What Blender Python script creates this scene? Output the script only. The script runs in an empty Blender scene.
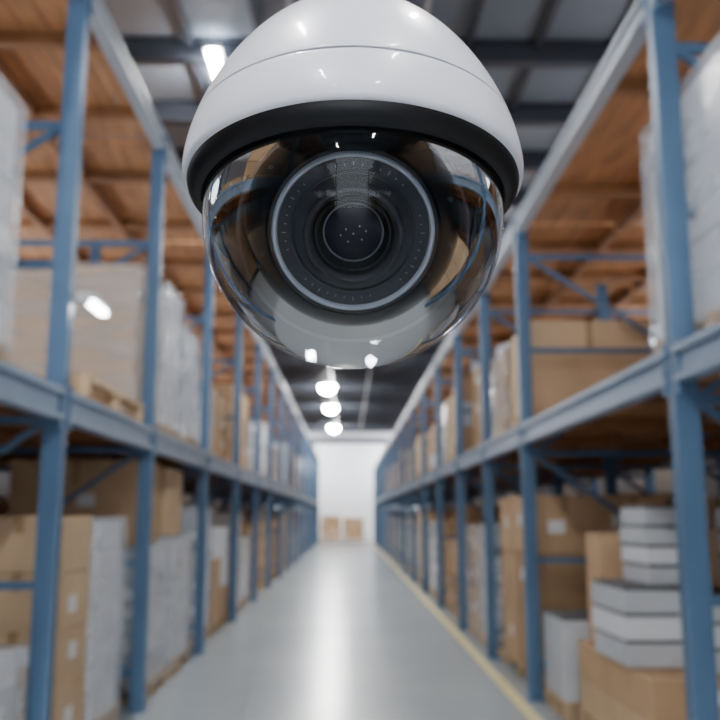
import bpy, math, random
from mathutils import Vector, Matrix, noise
random.seed(7)
S=bpy.context.scene

# ------------------------------------------------------------ materials
def new_mat(name):
    m=bpy.data.materials.new(name); m.use_nodes=True
    nt=m.node_tree; b=nt.nodes['Principled BSDF']
    return m,nt,b
def simple(name,col,rough=.5,metal=0,var=0.0,scale=8,bump=0,bscale=60,coat=0,stretch=(1,1,1),spec=.5):
    m,nt,b=new_mat(name)
    b.inputs['Roughness'].default_value=rough
    b.inputs['Metallic'].default_value=metal
    b.inputs['Coat Weight'].default_value=coat
    b.inputs['Specular IOR Level'].default_value=spec
    b.inputs['Base Color'].default_value=(*col,1)
    tc=nt.nodes.new('ShaderNodeTexCoord'); mp=nt.nodes.new('ShaderNodeMapping')
    mp.inputs['Scale'].default_value=stretch
    nt.links.new(tc.outputs['Object'],mp.inputs['Vector'])
    if var>0:
        n=nt.nodes.new('ShaderNodeTexNoise'); n.inputs['Scale'].default_value=scale; n.inputs['Detail'].default_value=5
        nt.links.new(mp.outputs[0],n.inputs['Vector'])
        r=nt.nodes.new('ShaderNodeValToRGB')
        r.color_ramp.elements[0].position=.3; r.color_ramp.elements[1].position=.7
        r.color_ramp.elements[0].color=(*[c*(1-var) for c in col],1)
        r.color_ramp.elements[1].color=(*[min(1,c*(1+var)) for c in col],1)
        nt.links.new(n.outputs['Fac'],r.inputs['Fac']); nt.links.new(r.outputs['Color'],b.inputs['Base Color'])
    if bump>0:
        n2=nt.nodes.new('ShaderNodeTexNoise'); n2.inputs['Scale'].default_value=bscale
        nt.links.new(mp.outputs[0],n2.inputs['Vector'])
        bp=nt.nodes.new('ShaderNodeBump'); bp.inputs['Strength'].default_value=bump; bp.inputs['Distance'].default_value=.02
        nt.links.new(n2.outputs['Fac'],bp.inputs['Height']); nt.links.new(bp.outputs['Normal'],b.inputs['Normal'])
    return m
M={}
M['post']=simple('rack_blue_paint',(.075,.150,.265),.42,.0,.08,3)
M['beam']=simple('beam_blue_paint',(.23,.31,.42),.42,.0,.08,3)
M['topbeam']=simple('top_beam_grey',(.42,.47,.54),.4,.1,.06,3)
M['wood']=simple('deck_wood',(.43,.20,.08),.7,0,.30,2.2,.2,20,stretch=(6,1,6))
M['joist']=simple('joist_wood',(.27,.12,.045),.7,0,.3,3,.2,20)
M['pallet']=simple('pallet_wood',(.56,.40,.24),.8,0,.3,5,.3,30)
M['card']=simple('cardboard',(.54,.35,.20),.75,0,.12,2.5,.15,40)
M['card2']=simple('cardboard_light',(.62,.44,.27),.75,0,.10,2.5,.15,40)
M['card3']=simple('cardboard_dark',(.38,.235,.125),.78,0,.12,2.5,.15,40)
M['tape']=simple('packing_tape',(.42,.28,.15),.25)
M['label']=simple('paper_label',(.8,.8,.8),.6)
M['white']=simple('white_carton',(.78,.81,.86),.6,0,.05,2)
M['grey']=simple('grey_pack',(.56,.59,.63),.55,0,.08,3)
M['strap']=simple('dark_strap',(.10,.105,.12),.5)
M['metal']=simple('galvanised',(.5,.52,.55),.4,.7)
m,nt,b=new_mat('stretch_film')
tc=nt.nodes.new('ShaderNodeTexCoord'); mp=nt.nodes.new('ShaderNodeMapping'); mp.inputs['Scale'].default_value=(.9,.9,3.2)
mp.inputs['Rotation'].default_value=(.35,.3,0)
n=nt.nodes.new('ShaderNodeTexNoise'); n.inputs['Scale'].default_value=1.6; n.inputs['Detail'].default_value=2
nt.links.new(tc.outputs['Object'],mp.inputs[0]); nt.links.new(mp.outputs[0],n.inputs['Vector'])
r=nt.nodes.new('ShaderNodeMapRange'); r.inputs['From Min'].default_value=.3; r.inputs['From Max'].default_value=.7
r.inputs['To Min'].default_value=.22; r.inputs['To Max'].default_value=.40
nt.links.new(n.outputs['Fac'],r.inputs['Value']); nt.links.new(r.outputs[0],b.inputs['Alpha'])
bp=nt.nodes.new('ShaderNodeBump'); bp.inputs['Strength'].default_value=.3; bp.inputs['Distance'].default_value=.02
nt.links.new(n.outputs['Fac'],bp.inputs['Height']); nt.links.new(bp.outputs['Normal'],b.inputs['Normal'])
b.inputs['Base Color'].default_value=(.80,.85,.92,1); b.inputs['Roughness'].default_value=.2
M['film']=m
m,nt,b=new_mat('polished_floor')
tc=nt.nodes.new('ShaderNodeTexCoord')
n=nt.nodes.new('ShaderNodeTexNoise'); n.inputs['Scale'].default_value=.7; n.inputs['Detail'].default_value=5
nt.links.new(tc.outputs['Object'],n.inputs['Vector'])
r=nt.nodes.new('ShaderNodeValToRGB'); r.color_ramp.elements[0].position=.3; r.color_ramp.elements[1].position=.72
r.color_ramp.elements[0].color=(.325,.365,.40,1); r.color_ramp.elements[1].color=(.36,.40,.435,1)
nt.links.new(n.outputs['Fac'],r.inputs['Fac']); nt.links.new(r.outputs[0],b.inputs['Base Color'])
r2=nt.nodes.new('ShaderNodeMapRange'); r2.inputs['To Min'].default_value=.22; r2.inputs['To Max'].default_value=.28
nt.links.new(n.outputs['Fac'],r2.inputs['Value']); nt.links.new(r2.outputs[0],b.inputs['Roughness'])
M['floor']=m
M['yellow']=simple('yellow_line_paint',(.62,.52,.22),.45,0,.15,6)
M['wall']=simple('wall_paint',(.40,.42,.45),.8,0,.06,1)
M['endwall']=simple('end_wall_paint',(.82,.86,.92),.8,0,.03,1)
M['ceil']=simple('ceiling_panel',(.18,.215,.265),.8,0,.10,.7)
M['truss']=simple('ceiling_steel',(.045,.055,.075),.6,.2)
M['door']=simple('roller_door_white',(.90,.93,.97),.5)
M['mull']=simple('fill_window_frame_paint',(.55,.57,.6),.5)
def emis(name,col,st):
    m=bpy.data.materials.new(name); m.use_nodes=True; nt=m.node_tree; nt.nodes.clear()
    e=nt.nodes.new('ShaderNodeEmission'); e.inputs[0].default_value=(*col,1); e.inputs[1].default_value=st
    o=nt.nodes.new('ShaderNodeOutputMaterial'); nt.links.new(e.outputs[0],o.inputs[0]); return m
M['lamp']=emis('led_diffuser',(1,.985,.96),340)
M['end_fill']=emis('end_wall_fill_glow',(.97,.985,1),900)  # for the added lamps that brighten the end wall
M['fill_up']=emis('ceiling_fill_glow',(.94,.975,1),90)  # added glow on top of the lamps, lifts the ceiling
M['lamp_s']=emis('led_small',(.97,.98,1),25)
# hero
M['shell']=simple('camera_shell_white',(.80,.83,.92),.33,0,0,coat=.3)
M['black']=simple('black_plastic',(.004,.005,.007),.45,spec=.3)
M['black_m']=simple('black_matt',(.004,.005,.006),.7,spec=.2)
M['dgrey']=simple('dark_grey_plastic',(.028,.031,.038),.42)
M['ring']=simple('silver_ring',(.55,.58,.63),.45,.0)
M['rim']=simple('turret_rim_grey',(.16,.17,.19),.4,.0)
M['print']=simple('lens_print_glint',(.36,.38,.42),.5)  # lens print, also the painted glints on the lens
M['coat']=simple('lens_glass_coated',(.004,.005,.012),.25,0,coat=0,spec=.1)
m=bpy.data.materials.new('dome_glass'); m.use_nodes=True; nt=m.node_tree; nt.nodes.clear()
fr=nt.nodes.new('ShaderNodeFresnel'); fr.inputs[0].default_value=1.40
ml=nt.nodes.new('ShaderNodeMath'); ml.operation='MULTIPLY'; ml.inputs[1].default_value=.65
tr=nt.nodes.new('ShaderNodeBsdfTransparent'); tr.inputs[0].default_value=(.66,.69,.73,1)
gl=nt.nodes.new('ShaderNodeBsdfGlossy'); gl.inputs['Roughness'].default_value=.015
mx=nt.nodes.new('ShaderNodeMixShader'); o=nt.nodes.new('ShaderNodeOutputMaterial')
nt.links.new(fr.outputs[0],ml.inputs[0]); nt.links.new(ml.outputs[0],mx.inputs[0]); nt.links.new(tr.outputs[0],mx.inputs[1]); nt.links.new(gl.outputs[0],mx.inputs[2]); nt.links.new(mx.outputs[0],o.inputs[0])
M['glass']=m

# ------------------------------------------------------------ mesh builder
class MB:
    def __init__(s): s.v=[]; s.f=[]; s.m=[]; s.mats=[]
    def mi(s,k):
        if k not in s.mats: s.mats.append(k)
        return s.mats.index(k)
    def box(s,x0,x1,y0,y1,z0,z1,k,rot=0,M4=None):
        if x0>x1: x0,x1=x1,x0
        b=len(s.v); i=s.mi(k)
        pts=[(x0,y0,z0),(x1,y0,z0),(x1,y1,z0),(x0,y1,z0),(x0,y0,z1),(x1,y0,z1),(x1,y1,z1),(x0,y1,z1)]
        if rot:
            cx,cy=(x0+x1)/2,(y0+y1)/2; c,sn=math.cos(rot),math.sin(rot)
            pts=[(cx+(x-cx)*c-(y-cy)*sn,cy+(x-cx)*sn+(y-cy)*c,z) for x,y,z in pts]
        if M4: pts=[tuple(M4@Vector(p)) for p in pts]
        s.v+=pts
        for q in [(0,3,2,1),(4,5,6,7),(0,1,5,4),(1,2,6,5),(2,3,7,6),(3,0,4,7)]:
            s.f.append(tuple(b+a for a in q)); s.m.append(i)
    def bar(s,p,q,w,h,k):
        p=Vector(p); q=Vector(q); d=q-p; L=d.length
        R=d.to_track_quat('Z','Y').to_matrix().to_4x4(); T=Matrix.Translation(p)@R
        s.box(-w/2,w/2,-h/2,h/2,0,L,k,M4=T)
    def lathe(s,prof,k,n=64,M4=None,close=False):
        b=len(s.v); i=s.mi(k)
        for r,z in prof:
            for j in range(n):
                a=2*math.pi*j/n; p=Vector((r*math.cos(a),r*math.sin(a),z))
                s.v.append(tuple(M4@p) if M4 else tuple(p))
        for a in range(len(prof)-1):
            for j in range(n):
                j2=(j+1)%n
                s.f.append((b+a*n+j,b+a*n+j2,b+(a+1)*n+j2,b+(a+1)*n+j)); s.m.append(i)
    def make(s,name,loc=(0,0,0),rot=(0,0,0),bevel=0,smooth=False,parent=None,split=None,origin=None):
        me=bpy.data.meshes.new(name)
        vs=s.v
        if origin is not None:
            o=Vector(origin); vs=[tuple(Vector(v)-o) for v in s.v]; loc=origin
        me.from_pydata(vs,[],s.f)
        for k in s.mats: me.materials.append(M[k])
        me.polygons.foreach_set('material_index',s.m)
        if smooth: me.polygons.foreach_set('use_smooth',[True]*len(s.f))
        me.update()
        ob=bpy.data.objects.new(name,me); S.collection.objects.link(ob)
        ob.location=loc; ob.rotation_euler=rot
        if bevel:
            md=ob.modifiers.new('bevel','BEVEL'); md.width=bevel; md.segments=2; md.limit_method='ANGLE'
        if split:
            md=ob.modifiers.new('split','EDGE_SPLIT'); md.split_angle=math.radians(split)
        if parent: ob.parent=parent
        return ob
def empty(name,loc=(0,0,0)):
    e=bpy.data.objects.new(name,None); e.empty_display_size=.1; e.location=loc; S.collection.objects.link(e); return e

# ------------------------------------------------------------ room
Y0,YE=-9,54.0; CH=6.55; WX=4.75
b=MB(); b.box(-WX,WX,Y0,YE,-.2,0,'floor'); b.make('floor')
b=MB(); b.box(1.36,1.455,3.0,YE-.5,0,.003,'yellow'); b.make('floor_marking_line')
WB,WT,WS=2.55,4.3,3.0  # added window strips in the side walls, let in daylight to brighten the racks
for sd,nm,wn in ((-1,'wall_left','fill_window_1'),(1,'wall_right','fill_window_2')):
    b=MB(); b.box(sd*WX,sd*(WX+.2),Y0,YE,0,WB,'wall'); b.box(sd*WX,sd*(WX+.2),Y0,YE,WT,CH,'wall')
    b.box(sd*WX,sd*(WX+.2),Y0,WS,WB,WT,'wall')
    for i in range(17):
        y=WS+i*3; b.box(sd*WX,sd*(WX+.2),y,y+.18,WB,WT,'wall')
    b.make(nm)
    b=MB(); 
    b.box(sd*(WX+.05),sd*(WX+.11),WS,YE,WB,WB+.05,'mull'); b.box(sd*(WX+.05),sd*(WX+.11),WS,YE,WT-.05,WT,'mull')
    for i in range(51):
        y=WS+i*1.0; b.box(sd*(WX+.06),sd*(WX+.10),y,y+.04,WB+.05,WT-.05,'mull')
    b.make(wn)
b=MB(); b.box(-WX,WX,YE,YE+.2,0,CH,'endwall'); b.make('wall_back')
b=MB()
for i in range(30):
    z=i*.19; b.box(-2.3,2.3,YE-.10,YE-.06,z+.005,z+.18,'door')
b.box(-2.3,2.3,YE-.07,YE-.01,0,5.72,'door')
b.box(-2.45,-2.3,YE-.14,YE-.01,0,5.85,'metal'); b.box(2.3,2.45,YE-.14,YE-.01,0,5.85,'metal'); b.box(-2.45,2.45,YE-.3,YE-.01,5.72,6.05,'truss')
b.make('door_1')
b=MB(); b.box(-WX-.2,WX+.2,Y0,YE,CH,CH+.15,'ceil')
b.make('ceiling')
b=MB()
y=-6
while y<YE:
    b.box(-WX,WX,y-.07,y+.07,CH-.03,CH,'truss'); b.box(-WX,WX,y-.02,y+.02,CH-.24,CH-.03,'truss'); b.box(-WX,WX,y-.07,y+.07,CH-.27,CH-.24,'truss')
    y+=1.5
for x in [-3.6,-2.6,-1.7,-.95,-.2,.55,1.3,2.05,2.9,3.75]:
    b.box(x-.035,x+.035,Y0,YE-.35,CH-.10,CH,'truss')
for x in (-.55,.75):
    b.box(x-.02,x+.02,Y0,YE-.35,CH-.36,CH-.32,'metal')
b.make('ceiling_beams')

# ------------------------------------------------------------ luminaires
def linear_lamp(x,y,z=6.30,L=.8,name='linear_led_lamp',mt='lamp'):
    b=MB(); b.box(x-.09,x+.09,y-L/2-.03,y+L/2+.03,z,z+.05,'metal')
    b.box(x-.055,x+.055,y-L/2,y+L/2,z-.045,z-.001,mt)
    b.box(x-.05,x+.05,y-L/2+.1,y+L/2-.1,z+.051,z+.06,'fill_up')  # added upward glow to brighten the ceiling
    for dy in(-L/2.1,L/2.1): b.box(x-.006,x+.006,y+dy-.006,y+dy+.006,z+.05,CH,'metal')
    b.make(name,bevel=.01,origin=(x,y,z))
def bay_lamp(x,y,z=6.20):
    b=MB(); T=Matrix.Translation((x,y,z))
    b.lathe([(0.0,-.28),(.14,-.25),(.24,-.16),(.29,0.0)],'lamp',32,T)
    b.lathe([(.30,-.01),(.31,.0),(.24,.10),(.12,.17),(.10,.24),(0,.24)],'metal',32,T)
    b.box(x-.01,x+.01,y-.01,y+.01,z+.2,CH,'metal')
    b.make('high_bay_lamp',origin=(x,y,z))
for y in (-6,-2.5,1.2,9.3): linear_lamp(-1.42,y,L=1.1)  # all but the last are added out of view for frontal light
for y in (-4.2,-.5,3.0,14.2,18.5): linear_lamp(1.42,y,L=.85)
for y in (16,21,27): linear_lamp(-1.1,y,L=.85)
for y in (33.0,39.5,48.5): bay_lamp(-.72,y)
for y in (24,28): linear_lamp(.75,y,L=.85)
for x in (-3.3,3.3): linear_lamp(x,51.8,L=1.4,mt='end_fill')  # added beside the aisle only to brighten the end wall

# ------------------------------------------------------------ racks
def rack(side,posts,xf,depth,mz,mh,tz,th):
    s=side; b=MB(); W=.10
    xb=xf+depth; top=tz+th+.05
    for n,y in enumerate(posts):
        for xx in (xf,xf+depth/2,xb-W):
            b.box(s*xx,s*(xx+W),y-.05,y+.05,.012,top,'post')
            b.box(s*(xx-.004),s*(xx+.022),y-.054,y-.038,.012,top,'post')
            b.box(s*(xx+W-.022),s*(xx+W+.004),y-.054,y-.038,.012,top,'post')
            b.box(s*(xx-.03),s*(xx+W+.03),y-.08,y+.08,0,.012,'post')
        zs=[.25,1.1,2.0,2.9,3.75]
        for z in zs:
            if z<top: b.box(s*(xf+W),s*(xb-W),y-.02,y+.02,z,z+.045,'post')
        xa,xm,xe=xf+W,xf+depth/2+.05,xb-W
        for i in range(len(zs)-1):
            if zs[i+1]<top:
                p,q=(xa,xm) if i%2==0 else (xm,xa)
                b.bar((s*p,y,zs[i]+.02),(s*q,y,zs[i+1]+.02),.035,.035,'post')
                p,q=(xm,xe) if i%2==0 else (xe,xm)
                b.bar((s*p,y,zs[i]+.02),(s*q,y,zs[i+1]+.02),.035,.035,'post')
    for i in range(len(posts)-1):
        ya,yb=posts[i]+.052,posts[i+1]-.052
        for z,h,k in ((mz,mh,'beam'),(tz,th,'topbeam')):
            for xx in (xf+.01,xb-.08):
                b.box(s*xx,s*(xx+.05),ya,yb,z,z+h,k)
                b.box(s*(xx+.05),s*(xx+.07),ya,yb,z,z+h-.05,k)
            b.box(s*(xf-.012),s*(xf+.01),ya,yb,z+h-.035,z+h,k)
            b.box(s*(xf-.012),s*(xf+.01),ya,yb,z,z+.03,k)
            for yy in (ya,yb-.05):
                b.box(s*(xf-.006),s*(xf+.012),yy,yy+.05,z-.05,z+h+.03,'post')
            n=max(2,int((yb-ya)/1.2))
            for j in range(n):
                y=ya+(j+.5)*(yb-ya)/n
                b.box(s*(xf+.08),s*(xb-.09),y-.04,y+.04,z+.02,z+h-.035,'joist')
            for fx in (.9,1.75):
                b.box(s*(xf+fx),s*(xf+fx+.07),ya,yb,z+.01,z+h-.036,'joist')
            x=xf+.06
            while x<xb-.16:
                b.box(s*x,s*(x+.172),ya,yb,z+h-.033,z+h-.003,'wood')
                x+=.18
    return b.make('pallet_rack')
LP=[-7.1,-4.1,-1.1,1.9,5.05,7.4]+[10.35+3*i for i in range(15)]
RP=[-8,-5,-2,1.0,4.10,7.75,9.95,12.4,15.2]+[18.2+3*i for i in range(12)]
LF,RF=1.58,1.50
LM,LMH,LT,LTH=2.02,.175,4.60,.14
RM,RMH,RT,RTH=2.10,.165,3.98,.14
rack(-1,LP,LF,2.7,LM,LMH,LT,LTH)
rack(1,RP,RF,2.7,RM,RMH,RT,RTH)
LD=LM+LMH; RD=RM+RMH

# ------------------------------------------------------------ loads
def add_pallet(b,x0,x1,y0,y1,z):
    w=x1-x0; d=y1-y0
    for t in (0,.5,1):
        yy=y0+t*(d-.1); b.box(x0,x1,yy,yy+.1,z,z+.018,'pallet')
        for u in (0,.5,1):
            xx=x0+u*(w-.1); b.box(xx,xx+.1,yy,yy+.1,z+.018,z+.1,'pallet')
    for u in (0,.5,1):
        xx=x0+u*(w-.1); b.box(xx,xx+.1,y0,y1,z+.1,z+.118,'pallet')
    n=7
    for i in range(n):
        yy=y0+i*(d-.1)/(n-1); b.box(x0,x1,yy,yy+.1,z+.118,z+.138,'pallet')
def film(b,x0,x1,y0,y1,z0,z1):
    k=b.mi('film'); e=.02
    x0-=e;x1+=e;y0-=e;y1+=e;z1+=e
    nz=14; nn=8
    ring=[]
    for i in range(nn): ring.append((x0+(x1-x0)*i/nn,y0,0,-1))
    for i in range(nn): ring.append((x1,y0+(y1-y0)*i/nn,1,0))
    for i in range(nn): ring.append((x1-(x1-x0)*i/nn,y1,0,1))
    for i in range(nn): ring.append((x0,y1-(y1-y0)*i/nn,-1,0))
    base=len(b.v); R=len(ring)
    for j in range(nz+1):
        z=z0+(z1-z0)*j/nz
        for (x,y,nx,ny) in ring:
            d=.010*noise.noise(Vector((x*3,y*3,z*7)))
            b.v.append((x+nx*d,y+ny*d,z))
    for j in range(nz):
        for i in range(R):
            i2=(i+1)%R
            b.f.append((base+j*R+i,base+j*R+i2,base+(j+1)*R+i2,base+(j+1)*R+i)); b.m.append(k)
    c=len(b.v); b.v.append(((x0+x1)/2,(y0+y1)/2,z1+.003))
    t=base+nz*R
    for i in range(R): b.f.append((t+i,t+(i+1)%R,c)); b.m.append(k)
def cartons(b,x0,x1,y0,y1,z0,z1,nx,ny,nz,mats,side,tape=True,jit=.012):
    dx,dy,dz=(x1-x0)/nx,(y1-y0)/ny,(z1-z0)/nz
    for k in range(nz):
        for i in range(nx):
            for j in range(ny):
                mt=random.choice(mats); g=.005
                ox=random.uniform(-jit,jit)*.5; oy=random.uniform(-jit,jit)*.5
                ax,bx=x0+i*dx+g+ox,x0+(i+1)*dx-g+ox; ay,by=y0+j*dy+g+oy,y0+(j+1)*dy-g+oy
                az,bz=z0+k*dz,z0+(k+1)*dz-.007
                b.box(ax,bx,ay,by,az,bz,mt)
                if tape and mt.startswith('card'):
                    cx=(ax+bx)/2
                    b.box(cx-.03,cx+.03,ay-.0012,ay+.003,bz-.3*dz,bz+.001,'tape')
                    b.box(cx-.03,cx+.03,ay-.0012,by+.0012,bz-.002,bz+.0014,'tape')
                xf=bx if side<0 else ax
                if random.random()<.5:
                    ly=ay+random.uniform(.25,.6)*(by-ay); lz=az+random.uniform(.25,.5)*(bz-az)
                    b.box(xf-.002,xf+.002,ly,ly+min(.16,dy*.3),lz,lz+min(.11,dz*.3),'label')
                if random.random()<.4:
                    lx=ax+random.uniform(.15,.6)*(bx-ax); lz=az+random.uniform(.2,.5)*(bz-az)
                    b.box(lx,lx+min(.15,dx*.3),ay-.002,ay+.002,lz,lz+min(.11,dz*.3),'label')
def load(kind,side,xa,xb,y0,y1,z0,h,nx=2,ny=2,nz=3,pal=True,mats=None,name=None,wrap=None,loose=False):
    x0,x1=sorted((side*xa,side*xb)); b=MB(); z=z0+.0005
    if pal: add_pallet(b,x0,x1,y0,y1,z); z+=.139
    z1=z0+h
    if kind=='card':
        cartons(b,x0,x1,y0,y1,z,z1,nx,ny,nz,mats or ['card','card2','card'],side)
        nm='stacked_cardboard_boxes'
    elif kind=='big':
        cartons(b,x0+.01,x1-.01,y0,y1,z,z1,1,1,1,mats or ['card'],side); nm='cardboard_box'
    elif kind=='wrap':
        cartons(b,x0+.02,x1-.02,y0+.02,y1-.02,z,z1,nx,ny,nz,mats or ['white','white','grey'],side,jit=.006)
        film(b,x0+.01,x1-.01,y0+.01,y1-.01,z0+.08 if pal else z+.003,z1); nm='shrink_wrapped_pallet_load'
    elif kind=='packs':
        n=nz; dz=(z1-z)/n
        for k in range(n):
            o=random.uniform(-.010,.010)
            b.box(x0+o,x1+o,y0,y1,z+k*dz,z+(k+1)*dz-.022,'white' if k%3==1 else 'grey')
            b.box(x0+.008+o,x1-.008+o,y0+.008,y1-.008,z+(k+1)*dz-.022,z+(k+1)*dz,'strap')
        nm='bundled_product_packs'
    if loose:   # odd cartons left on top of the stack
        w=random.uniform(.3,.45); d=random.uniform(.3,.5); hh=random.uniform(.16,.30)
        cx=x0+random.uniform(.3,.6)*(x1-x0); cy=y0+.05+d/2
        b.box(cx-w/2,cx+w/2,cy-d/2,cy+d/2,z1+(.025 if kind=='wrap' else -.006),z1+hh,random.choice(['card2','white','card3']),rot=random.uniform(-.25,.25))
    if wrap: film(b,x0,x1,y0,y1,z0+.08,z1)
    return b.make(name or nm,bevel=.006 if y0<16 else 0,origin=((x0+x1)/2,(y0+y1)/2,z0))

a,c=LF+.10,LF+1.2
load('wrap',-1,a,c,3.35,4.42,LD,1.38,2,3,6)
load('big',-1,a,c,7.02,8.05,LD,1.28,mats=['card2'],wrap=True)
b=MB(); add_pallet(b,-c+.05,-(LF-.03),5.35,6.85,LD+.0005); b.make('wooden_pallet',bevel=.004,origin=(-(a+c)/2,5.9,LD))
load('wrap',-1,a,c,8.25,9.05,LD,1.45,2,2,5,mats=['white'])
load('wrap',-1,a,c,9.2,10.1,LD,1.25,2,2,5,mats=['white'])
load('card',-1,a+.0,c,5.5,6.1,0,1.50,2,1,4,mats=['card2','card2','card'])
load('wrap',-1,a-.02,c,6.16,6.9,0,1.47,2,2,7,mats=['white'])
load('wrap',-1,a-.02,c,3.8,4.85,0,.82,2,2,4)
load('wrap',-1,a-.04,c,7.65,8.55,0,1.22,2,2,5,mats=['white','grey','white'])
load('wrap',-1,a-.04,c,8.75,9.75,0,1.28,2,2,6,mats=['white'])
load('big',-1,a+.06,c+.1,7.75,8.5,1.245,.73,pal=False,mats=['card'])
load('big',-1,a+.06,c+.1,8.85,9.7,1.305,.66,pal=False,mats=['card2'])
a,c=RF+.13,RF+1.25
load('wrap',1,a,c,3.2,4.68,RD,1.29,2,3,6,mats=['white','white','white','grey'])
load('big',1,a,c,7.95,8.95,RD,.98,mats=['card2'])
load('card',1,a,c,9.05,9.8,RD,.92,1,2,2,wrap=True)
load('card',1,a,c+.1,8.05,9.7,0,1.68,2,2,3,mats=['card','card','card3'])
load('packs',1,a-.02,a+.42,6.95,7.6,0,.74,nz=1)
load('card',1,a+.03,a+1.35,5.1,6.7,0,.62,2,1,2,mats=['card2','card'])
load('packs',1,a-.0,a+.34,5.45,6.15,.621,.46,nz=3,pal=False)
load('packs',1,a+.36,a+.80,5.25,6.15,.621,.42,nz=3,pal=False)
load('packs',1,a+.20,a+.42,5.6,6.1,1.082,.48,nz=4,pal=False)
load('packs',1,a+.84,a+1.25,5.45,6.1,.621,.94,nz=6,pal=False)
load('big',1,a+.08,a+.50,6.22,6.62,.621,.76,pal=False,mats=['card'])
load('wrap',1,a,c,3.0,4.6,0,.35,2,2,2)

def fill(side,posts,xf,deck,ystart_lo,ystart_hi,maxh):
    for i in range(len(posts)-1):
        ya,yb=posts[i]+.1,posts[i+1]-.1
        if ya>51: break
        for lvl,z0 in ((0,0),(1,deck)):
            n=2 if (yb-ya)>2 else 1
            for j in range(n):
                y0=ya+j*(yb-ya)/n+.04; y1=ya+(j+1)*(yb-ya)/n-.04
                st=ystart_lo if lvl==0 else ystart_hi
                front = y0>=st or y1<1.2
                if front:
                    hh=random.uniform(1.1,1.62) if lvl==0 else random.uniform(.85,maxh)
                    k=random.choice(['card','wrap','card','wrap','big','card'])
                    a0=xf+.11+random.uniform(0,.1)
                    if y0>=0 or random.random()<.7:
                        load(k,side,a0,xf+1.25,y0,y1,z0,hh,random.choice([1,2]),random.choice([1,2]),random.choice([2,3,4]),
                         mats=None if k!='card' else random.choice([['card','card2'],['card','white'],['card3','card'],['card2']]),
                         loose=random.random()<.5,wrap=(k=='card' and random.random()<.3))
                if lvl==0 or random.random()<.6:
                    hh=random.uniform(1.3,1.75) if lvl==0 else random.uniform(.6,1.1)
                    k=random.choice(['card','big','card'])
                    load(k,side,xf+1.47,xf+2.55,y0,y1,z0,hh,2,1,random.choice([2,3]))
fill(-1,LP,LF,LD,10.2,10.2,1.45)
fill(1,RP,RF,RD,9.9,9.9,1.2)
load('card',-1,.35,1.45,52.0,53.1,0,1.45,2,1,2)
load('card',-1,-.95,.2,52.2,53.1,0,1.35,2,1,2,mats=['card'])

b=MB()
b.box(-1.53,-1.47,5.14,5.45,2.74,2.78,'metal'); 
b.box(-1.525,-1.475,5.15,5.44,2.705,2.74,'lamp_s')
b.box(-1.575,-1.50,5.105,5.14,2.71,2.78,'metal')
b.make('rack_strip_light',bevel=.006,origin=(-1.5,5.15,2.74))

# ------------------------------------------------------------ security camera
k=.5/900
C=Vector((.0031,.4796,1.6615))
cam_e=empty('dome_security_camera',C)
TILT=6.6
ROT=(math.radians(-TILT),0,0)
def P(l): return [(r*k,z*k) for r,z in l]
b=MB()
prof=[(150,28),(158,31),(166,32),(168.5,33.5),(169.8,37),(170.3,44)]
def er(s): return 170.5*max(0,1-(max(0,s-42)/200)**1.6)**.54
G=85
for s in range(48,G-4,5): prof.append((er(s),s))
prof+= [(er(G-2),G-2),(er(G-.5)-.3,G-.5),(er(G)-2.2,G+.2)]
b.lathe(P(prof),'shell',160)
b.lathe(P([(er(G)-2.2,G+.2),(er(G+1.8)-2.6,G+1.8)]),'black',160)
prof=[(er(G+1.8)-2.6,G+1.8),(er(G+2.4)-.4,G+2.4),(er(G+4),G+4)]
t=G+8
while t<238: prof.append((er(t),t)); t+=4
prof+=[(er(238),238),(er(240.5),240.5),(.001,241.5)]
b.lathe(P(prof),'shell',160)
b.make('housing',rot=ROT,smooth=True,parent=cam_e,split=40)
b=MB()
b.lathe(P([(165,34),(165.5,31),(164,25),(160,20),(155,17),(151,16),(150,17),(149.5,22)]),'black',160)
b.lathe(P([(149.5,22),(140,28),(0.01,28)]),'black_m',160)
b.make('bezel_ring',rot=ROT,smooth=True,parent=cam_e,split=50)
b=MB(); g=[]
R=149
a0=math.asin(22/R)
for i in range(61):
    an=a0-(a0+math.pi/2)*i/60
    g.append((max(.01,R*math.cos(an)),R*math.sin(an)))
b.lathe(P(g),'glass',160)
b.make('clear_dome',rot=ROT,smooth=True,parent=cam_e)
LR=(math.radians(123),0,0)
b=MB()
b.lathe(P([(0.01,-95),(60,-85),(95,-55),(106,-15),(109,20),(111,48),(110.5,54)]),'black_m',128)
b.lathe(P([(110.5,54),(109.5,56),(108,56.5),(106.5,55)]),'rim',128)  # grey colour stands in for a highlight along the turret rim
b.lathe(P([(106.5,55),(98,50),(90,46),(84,45),(81,49)]),'black_m',128)
b.lathe(P([(81,49),(79,50)]),'dgrey',128)
b.lathe(P([(77.5,50),(76.8,53),(75.5,54.2),(73.8,54.2),(72.8,53),(72.3,49)]),'ring',128)
b.lathe(P([(79,50),(77.5,50)]),'dgrey',128)
b.lathe(P([(72.3,49),(66,48),(60,47)]),'dgrey',128)
b.lathe(P([(60,47),(59,49.5),(57.5,49.5),(56.5,46),(48,44)]),'dgrey',128)
b.lathe(P([(48,44),(47.5,58),(46,62),(43,63),(40.5,61),(39,57)]),'dgrey',128)
b.lathe(P([(39,57),(37,52),(36,54),(34,54),(32,48),(29,45)]),'black',128)
b.lathe(P([(29,46),(28.6,48),(27.8,48),(27.4,46)]),'rim',96)
cap=[]
for i in range(13):
    r=27.6*(1-i/12); cap.append((max(r,.01),44+math.sqrt(55**2-r*r)-math.sqrt(55**2-27.6**2)))
b.lathe(P(cap),'coat',96)
b.make('lens_turret',rot=LR,smooth=True,parent=cam_e,split=35)
b=MB()
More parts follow.
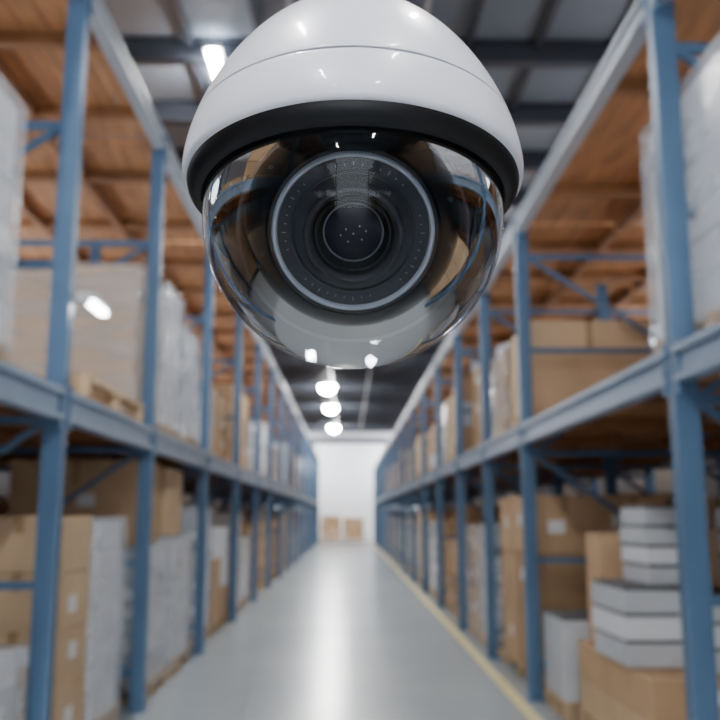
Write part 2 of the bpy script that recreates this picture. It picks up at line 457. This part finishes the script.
for i in range(48):
    an=2*math.pi*i/48
    if i%12 in (3,4,5): continue
    T=Matrix.Rotation(an,4,'Z')
    L=4 if i%4==0 else 2
    b.box((64)*k,(64+L)*k,-.35*k,.35*k,48.0*k,48.9*k,'print',M4=T)
for an in (20,110,200,290):
    T=Matrix.Rotation(math.radians(an),4,'Z')@Matrix.Translation((97*k,0,48*k))
    b.lathe(P([(3.2,-3),(3.2,2),(2.4,2.6),(.01,2.6)]),'dgrey',20,T)
for (px,py) in ((-7,4),(6,7),(8,-6),(-5,-8),(0,0),(-12,-2),(12,2)):  # painted glints: pale dots stand in for reflections in the lens
    T=Matrix.Translation((px*k,py*k,51.2*k-(px*px+py*py)/110*k))
    b.lathe(P([(.9,0),(.8,.5),(.01,.7)]),'print',12,T)
b.make('lens_markings_glints',rot=LR,parent=cam_e)
b=MB()
for sx in (-1,1):
    b.box(sx*113*k,sx*119*k,-26*k,26*k,-20*k,26*k,'black_m')
b.make('yoke',rot=ROT,parent=cam_e,bevel=.002)
b=MB()
ti=math.radians(TILT)
up=Vector((0,math.sin(ti),math.cos(ti)))
ap=up*(238*k)
T=Matrix.Translation(ap)@Matrix.Rotation(-ti,4,'X')
b.lathe(P([(44,-6),(44,6),(40,12),(30,16),(26,30),(.01,32)]),'shell',64,T)
T2=Matrix.Translation(ap+up*(22*k))
zt=CH-1.6615-.001
b.lathe([(.0125,0),(.0125,zt-.15-ap.z-up.z*22*k)],'shell',48,T2)
b.lathe([(.0125,zt-.15),(.06,zt-.15),(.065,zt-.13),(.065,zt),(.001,zt)],'shell',48,Matrix.Translation((ap.x,ap.y+up.y*22*k,0)))
b.make('pendant_mount',parent=cam_e,smooth=True,split=40)

# ------------------------------------------------------------ world + camera
w=bpy.data.worlds.new('World'); S.world=w; w.use_nodes=True
bg=w.node_tree.nodes['Background']; bg.inputs[0].default_value=(.86,.92,1,1); bg.inputs[1].default_value=5.4
cd=bpy.data.cameras.new('camera'); co=bpy.data.objects.new('camera',cd); S.collection.objects.link(co)
co.location=(0,0,1.5); co.rotation_euler=(math.radians(90+9.77),0,math.radians(-.83))
cd.sensor_width=36; cd.lens=45; cd.clip_start=.02; cd.clip_end=200
cd.dof.use_dof=True; cd.dof.focus_distance=.435; cd.dof.aperture_fstop=10.5
S.camera=co
